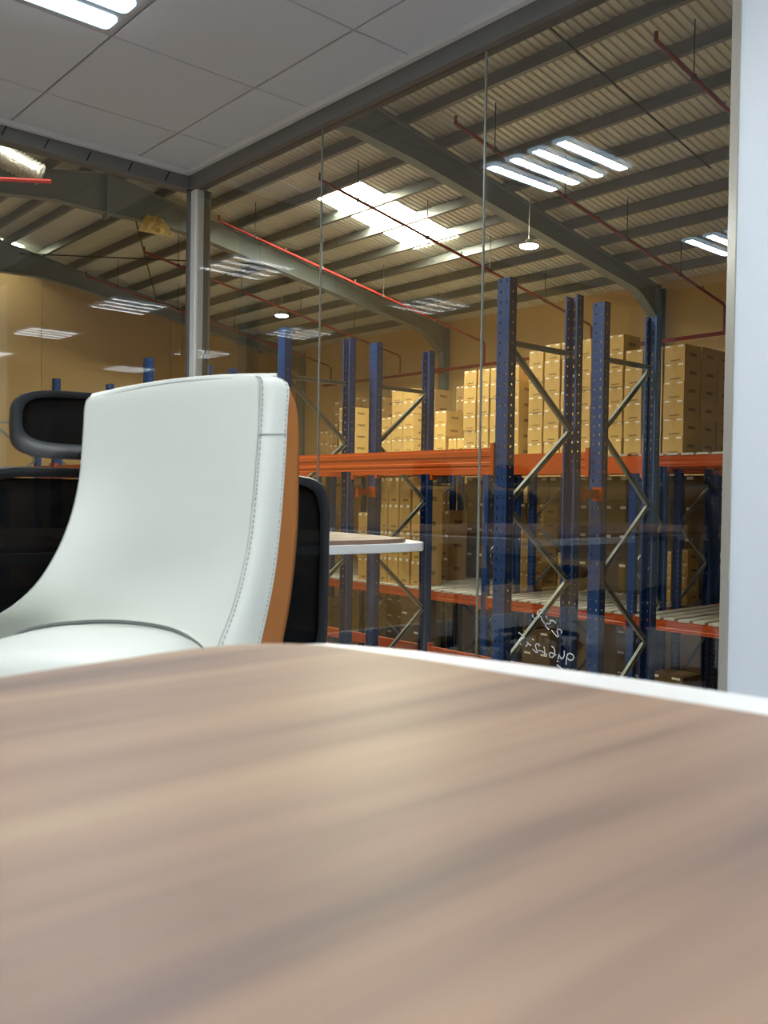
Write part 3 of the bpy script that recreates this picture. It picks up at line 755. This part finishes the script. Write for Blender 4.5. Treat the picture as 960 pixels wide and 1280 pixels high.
b2 = [(-2.145, 1.985), (-2.12, 1.95), (-2.10, 1.88), (-2.092, 1.76), (-2.10, 1.60), (-2.13, 1.2), (-2.16, .5), (-2.18, .0), (-2.22, -.04), (-3.20, -.04), (-3.24, .0), (-3.26, 1.9), (-3.24, 2.02), (-3.2, 2.05), (-2.75, 2.10), (-2.41, 2.045), (-2.2, 2.005)]
w2_ = [(-2.20, 2.08), (-2.14, 2.06), (-2.095, 2.01), (-2.078, 1.93), (-2.072, 1.76), (-2.08, 1.6), (-2.11, 1.2), (-2.14, .5), (-2.16, -.02), (-2.2, -.1), (-3.22, -.1), (-3.27, -.02), (-3.28, 1.9), (-3.27, 2.1), (-3.2, 2.16), (-2.75, 2.19), (-2.41, 2.165)]
table('meeting_table', 'second walnut and white table by the glass behind the chairs', b2, w2_, [(-2.72, 1.7), (-2.95, 1.7), (-2.72, .3), (-2.95, .3)])
# ================================================================ WHITE CHAIR
def spline(pts, n):
    out = []; m = len(pts) - 1
    for i in range(n + 1):
        s_ = i / n * m; k = min(m - 1, int(s_)); f = s_ - k
        p0, p1, p2, p3 = [Vector(pts[max(0, min(m, j))]) for j in (k - 1, k, k + 1, k + 2)]
        out.append(0.5 * ((2 * p1) + (p2 - p0) * f + (2 * p0 - 5 * p1 + 4 * p2 - p3) * f * f + (3 * p1 - p0 - 3 * p2 + p3) * f ** 3))
    return out
def white_chair():
    d0 = ray(215, 640); d0.z = 0; v = d0.normalized()
    c0 = v * 1.80
    tcam = -v; left = Vector((-v.y, v.x, 0))
    th = math.radians(24); f = tcam * math.cos(th) + left * math.sin(th); r = -left * math.cos(th) + tcam * math.sin(th)
    rec = math.radians(9); n = (f * math.cos(rec) + Vector((0, 0, 1)) * math.sin(rec)).normalized()
    base = c0 + f * .24; base.z = 0
    t = thing('leather_chair', 'white leather conference chair with tan leather back', 'chair', tuple(base))
    NR = 33
    # px, py, forward offset; from the top down
    Lp = spline([(112, 497, .012), (106.5, 507, .018), (104, 545, .022), (99, 600, .03), (88, 648, .05), (70, 692, .085), (43, 733, .13), (6, 764, .18), (-45, 789, .24), (-95, 840, .28)], NR)
    Rp = spline([(320, 470, .010), (325, 478, .016), (324.5, 520, .02), (321, 572, .03), (316, 630, .045), (310, 680, .065), (300, 727, .09), (288, 768, .115), (268, 820, .15), (250, 880, .17)], NR)
    Bp = spline([(346, 471.5, -.035), (361, 482, -.035), (359.5, 520, -.035), (357, 572, -.03), (353, 630, -.022), (348.5, 680, -.012), (342, 727, .005), (334, 768, .022), (322, 820, .045), (308, 880, .06)], NR)
    Op = spline([(350, 474, -.075), (369, 503, -.105), (373.5, 535, -.115), (373.5, 580, -.118), (373, 635, -.116), (370.5, 682, -.11), (366, 727, -.10), (360, 768, -.085), (350, 820, -.065), (338, 880, -.05)], NR)
    cz0 = c0 + Vector((0, 0, CZ))
    W = lambda q: on_plane(q[0], q[1], cz0, n, q[2]) - base
    NC = 18; front = []
    for i in range(NR + 1):
        row = []
        for j in range(NC + 1):
            s_ = j / NC; q = Lp[i].lerp(Rp[i], s_)
            sag = min(1.0, i / NR * 1.2 + .25)
            bow = 4 * s_ * (1 - s_)
            q = Vector((q.x, q.y - (9.0 * bow if i == 0 else (7.5 * bow * max(0, 1 - i / 8.0))), q.z * (1 - .75 * bow * sag)))
            row.append(W(q))
        front.append(row)
    m = MB(); m.quadgrid(front); m.build('back_cushion', 'white_leather', t, smooth=True)
    bol = []
    for i in range(NR + 1):
        a, b = Rp[i], Bp[i]
        row = []
        for j in range(7):
            s_ = j / 6; q = a.lerp(b, s_); q.z = a.z + (b.z - a.z) * s_ ** 1.6 + .006 * math.sin(math.pi * s_)
            row.append(W(q))
        bol.append(row)
    m = MB(); m.quadgrid(bol); m.build('side_bolster', 'white_leather', t, smooth=True)
    shl = []
    for i in range(NR + 1):
        row = []
        for j in range(7):
            s_ = j / 6; q = Bp[i].lerp(Op[i], s_); q.z = Bp[i].z + (Op[i].z - Bp[i].z) * s_ + 0; row.append(W(q))
        # carry on round the back to the left outline
        for j in range(1, 15):
            s_ = j / 14; L2 = Lp[i].copy(); L2.x += 6; L2.z -= .045
            q = Op[i].lerp(L2, s_); bow = 4 * s_ * (1 - s_); q.y -= (5 * bow if i == 0 else 0); sag = min(1.0, i / NR * 1.2 + .25)
            q.z = (Rp[i].z * (1 - s_) + Lp[i].z * s_) * (1 - .75 * bow * sag) - ((Rp[i].z - Op[i].z) * (1 - s_) + .045 * s_)
            row.append(W(q))
        shl.append(row)
    m = MB(); m.quadgrid(shl); m.build('back_shell', 'tan_leather', t, smooth=True)
    # top roll and left edge close the shell
    top = [front[0] + bol[0][1:], []]
    back_top = list(reversed(shl[0]))
    tr = top[0]; k2 = len(tr); rows = [tr, []]
    def sample(row, s_):
        x = s_ * (len(row) - 1); i = min(len(row) - 2, int(x)); return row[i].lerp(row[i + 1], x - i)
    btop = shl[0][6:]; btop = list(reversed(btop))
    r0 = [sample(tr, k / 24) for k in range(25)]; r2_ = [sample(btop + list(reversed(shl[0][:6])), k / 24) for k in range(25)]
    r1_ = [a.lerp(b, .5) + Vector((0, 0, .008)) for a, b in zip(r0, r2_)]
    m = MB(); m.quadgrid([r0, r1_, r2_]); m.build('top_roll', 'white_leather', t, smooth=True)
    le = [[front[i][0] for i in range(NR + 1)], [front[i][0].lerp(shl[i][-1], .5) - r * .006 for i in range(NR + 1)], [shl[i][-1] for i in range(NR + 1)]]
    m = MB(); m.quadgrid(le); m.build('edge_band', 'white_leather', t, smooth=True)
    # seams and stitching
    def seam(path, name, rad, mat): MB().tube([tuple(p) for p in path], rad, 5).build(name, mat, t)
    seam([bol[i][0] + f * .001 for i in range(NR + 1)], 'seam', .0016, 'seam')
    seam([p + f * .002 + Vector((0, 0, -.006)) for p in front[0]], 'seam', .0014, 'seam')
    seam([front[i][0] * .93 + front[i][1] * .07 + f * .002 for i in range(NR + 1)], 'seam', .0012, 'seam')
    ks = 9
    seam([bol[ks][j] + n * .0015 for j in range(7)], 'seam', .0016, 'seam')
    st = MB()
    for col_ in (1, 5):
        pts = [bol[i][col_] * (.55 if col_ == 1 else .35) + bol[i][0 if col_ == 1 else 6] * (.45 if col_ == 1 else .65) + n * .0012 for i in range(1, NR + 1)]
        for a, b in zip(pts, pts[1:]):
            L = (b - a).length; k = max(1, int(L / .008))
            for q in range(k):
                p = a.lerp(b, (q + .2) / k); p2 = a.lerp(b, (q + .8) / k)
                st.tube([tuple(p), tuple(p2)], .0014, 4)
    o = st.build('stitching', 'stitch', t); o['kind'] = 'stuff'
    # seat cushion
    d1 = ray(118, 640); d1.z = 0; sc_ = d1.normalized() * 1.60; loops = []
    for z, g in ((.50, .92), (.515, .98), (.54, 1.0), (.57, 1.0), (.60, .985), (.622, .93), (.636, .82), (.643, .60), (.646, .25)):
        lp = []
        for k in range(36):
            a = 2 * math.pi * k / 36; ca, sa = math.cos(a), math.sin(a)
            e = lambda u: math.copysign(abs(u) ** .72, u)
            p = sc_ + r * (e(ca) * .172 * g) + f * (e(sa) * .215 * g) - base; p.z = z; lp.append(p)
        loops.append(lp)
    MB().loft(loops).build('seat_cushion', 'white_leather', t, smooth=True)
    pr = [W(q) for q in spline([(4, 812, .20), (22, 792, .17), (60, 782, .13), (120, 777, .10), (170, 779, .11), (215, 787, .13), (246, 803, .15), (262, 820, .16)], 28)]; MB().tube([tuple(p) for p in pr], [.001 + .0032 * math.sin(math.pi * min(1, k / 26)) ** .7 if 0 < k < 28 else .0008 for k in range(29)], 6).build('seat_crease_shade', 'crease_shade', t)  # dark tube painting the contact shade where seat meets back
    # arms flow out of the back on both sides
    for sg in (-1, 1):
        loops = []
        for k in range(9):
            s_ = k / 8; p = c0 + r * (sg * (.235 + .035 * math.sin(math.pi * s_))) + f * (.03 + .44 * s_) - base
            zt = .60 - .05 * s_ - (.06 * max(0, s_ - .8) / .2); zb = .46
            loops.append([p + r * (sg * a) + Vector((0, 0, z)) for a, z in ((-.022, zb), (.022, zb), (.026, zt - .02), (.012, zt), (-.012, zt), (-.026, zt - .02))])
        MB().loft(loops).build('armrest', 'white_leather', t, smooth=True)
    star_base(t, sc_ - base, .52, 'chrome')
    return t
def star_base(t, c, zs, mat, rz=.3):
    c = Vector((c[0], c[1], 0))
    MB().box(-.10, .10, -.10, .10, zs - .05, zs).build('tilt_plate', 'black', t, (c.x, c.y, 0))
    MB().lathe([(.03, .10), (.03, .30), (.022, .30), (.022, zs - .04)], (c.x, c.y, 0), 14).build('gas_lift', 'black', t)
    for k in range(5):
        a = rz + 2 * math.pi * k / 5; d = Vector((math.cos(a), math.sin(a), 0)); s_ = Vector((-d.y, d.x, 0))
        lp = []
        for q, hw, z0, z1 in ((.02, .03, .09, .135), (.14, .024, .085, .118), (.25, .018, .075, .095)):
            p = c + d * q; lp.append([p + s_ * hw + Vector((0, 0, z0)), p + s_ * hw + Vector((0, 0, z1)), p - s_ * hw + Vector((0, 0, z1)), p - s_ * hw + Vector((0, 0, z0))])
        MB().loft(lp).build('base_leg', mat, t)
        w_ = c + d * .24
        cs = MB(); 
        for sg in (-1, 1):
            cs.tube([tuple(w_ + s_ * (sg * .008) + Vector((0, 0, .028))), tuple(w_ + s_ * (sg * .026) + Vector((0, 0, .028)))], .028, 14)
        cs.tube([tuple(w_ + Vector((0, 0, .04))), tuple(w_ + Vector((0, 0, .08)))], .008, 8)
        cs.build('caster', 'black', t)
white_chair()
# ================================================================ BLACK MESH CHAIRS
def bez_loop(hw, hh, e, n=32):
    out = []
    for k in range(n):
        a = 2 * math.pi * k / n
        out.append((math.copysign(abs(math.cos(a)) ** e, math.cos(a)) * hw, math.copysign(abs(math.sin(a)) ** e, math.sin(a)) * hh))
    return out
def mesh_chair(label):
    # local: faces +x, back at -x
    t = thing('mesh_office_chair', label, 'chair', (0, 0, 0), 0, 'black mesh office chairs around the second table')
    def ring_frame(name, zc, hw, hh, thick, depth, xfun, e=.5, low=0.0):
        o = bez_loop(hw, hh, e); i = [(a * (hw - thick) / hw, b * (hh - thick * .8) / hh + (low if b < 0 else 0)) for a, b in o]
        P = lambda q, dx: (xfun(q[0], q[1]) + dx, q[0], zc + q[1])
        L = [[P(q, -depth) for q in o], [P((q[0] * 1.012, q[1] * 1.012), 0) for q in o], [P(q, depth) for q in o],
             [P(q, depth) for q in i], [P(q, -depth) for q in i], [P(q, -depth) for q in o]]
        return MB().loft(L, cap=False).build(name, 'black', t, smooth=True), i
    xb = lambda y, z: -.22 - .10 * max(0, (z + .05)) + .55 * y * y
    fr, ins = ring_frame('back_frame', .690, .230, .238, .022, .016, xb, .28)
    def panel(name, zc, hw, hh, xfun, parent, mat, th=.004):
        rows = []
        for k in range(9):
            z = (-1 + 2 * k / 8) * hh; rows.append([])
            for j in range(13):
                y = (-1 + 2 * j / 12) * hw; rows[-1].append((xfun(y, z), y, zc + z))
        o = MB().quadgrid(rows).build(name, mat, parent, smooth=True); sm = o.modifiers.new('s', 'SOLIDIFY'); sm.thickness = th
    panel('back_mesh', .690, .211, .217, xb, fr, 'mesh')
    xh = lambda y, z: -.235 + 1.1 * y * y - .25 * z * z
    hd, ins = ring_frame('headrest', 1.018, .140, .070, .016, .014, xh, .50, .018)
    panel('headrest_mesh', 1.020, .125, .056, xh, hd, 'mesh')
    MB().tube([(-.255, 0, .87), (-.275, 0, .93), (-.250, 0, .96)], .016, 8).build('headrest_stem', 'black', t)
    MB().tube([(-.03, 0, .43), (-.20, 0, .45), (-.27, 0, .55), (-.275, 0, .75), (-.26, 0, .91)], [.03, .03, .028, .022, .018], 8).build('back_spine', 'black', t, smooth=True)
    rows = [[( -.205 + .5 * y * y, y, z) for y in [(-.17 + .34 * j / 8) for j in range(9)]] for z in (.60, .64, .68)]
    o = MB().quadgrid(rows).build('lumbar_support', 'black', t, smooth=True); o.modifiers.new('s', 'SOLIDIFY').thickness = .02
    loops = []
    for z, g in ((.43, .9), (.44, .98), (.465, 1.0), (.485, .96), (.495, .8), (.498, .3)):
        loops.append([(a * g + .02, b * g, z) for a, b in bez_loop(.235, .24, .55)])
    MB().loft(loops).build('seat', 'black_soft', t, smooth=True)
    star_base(t, (0, 0), .43, 'black')
    return t
mc = mesh_chair('black mesh office chair left of the white chair, headrest seen from behind')
SEATS = [((-2.09, .80), math.radians(178), None), ((-2.10, 1.325), math.radians(147), 'black mesh office chair mostly hidden behind the white chair'),
         ((-3.42, 1.02), 0.0, 'black mesh office chair across the second table at the left edge'), ((-3.42, .35), 0.05, 'black mesh office chair across the second table, out past the left edge')]
for i, ((x, y), rz, lb) in enumerate(SEATS):
    o = mc if i == 0 else copy_tree(mc)
    o.location = (x, y, 0); o.rotation_euler = (0, 0, rz)
    if lb: o['label'] = lb
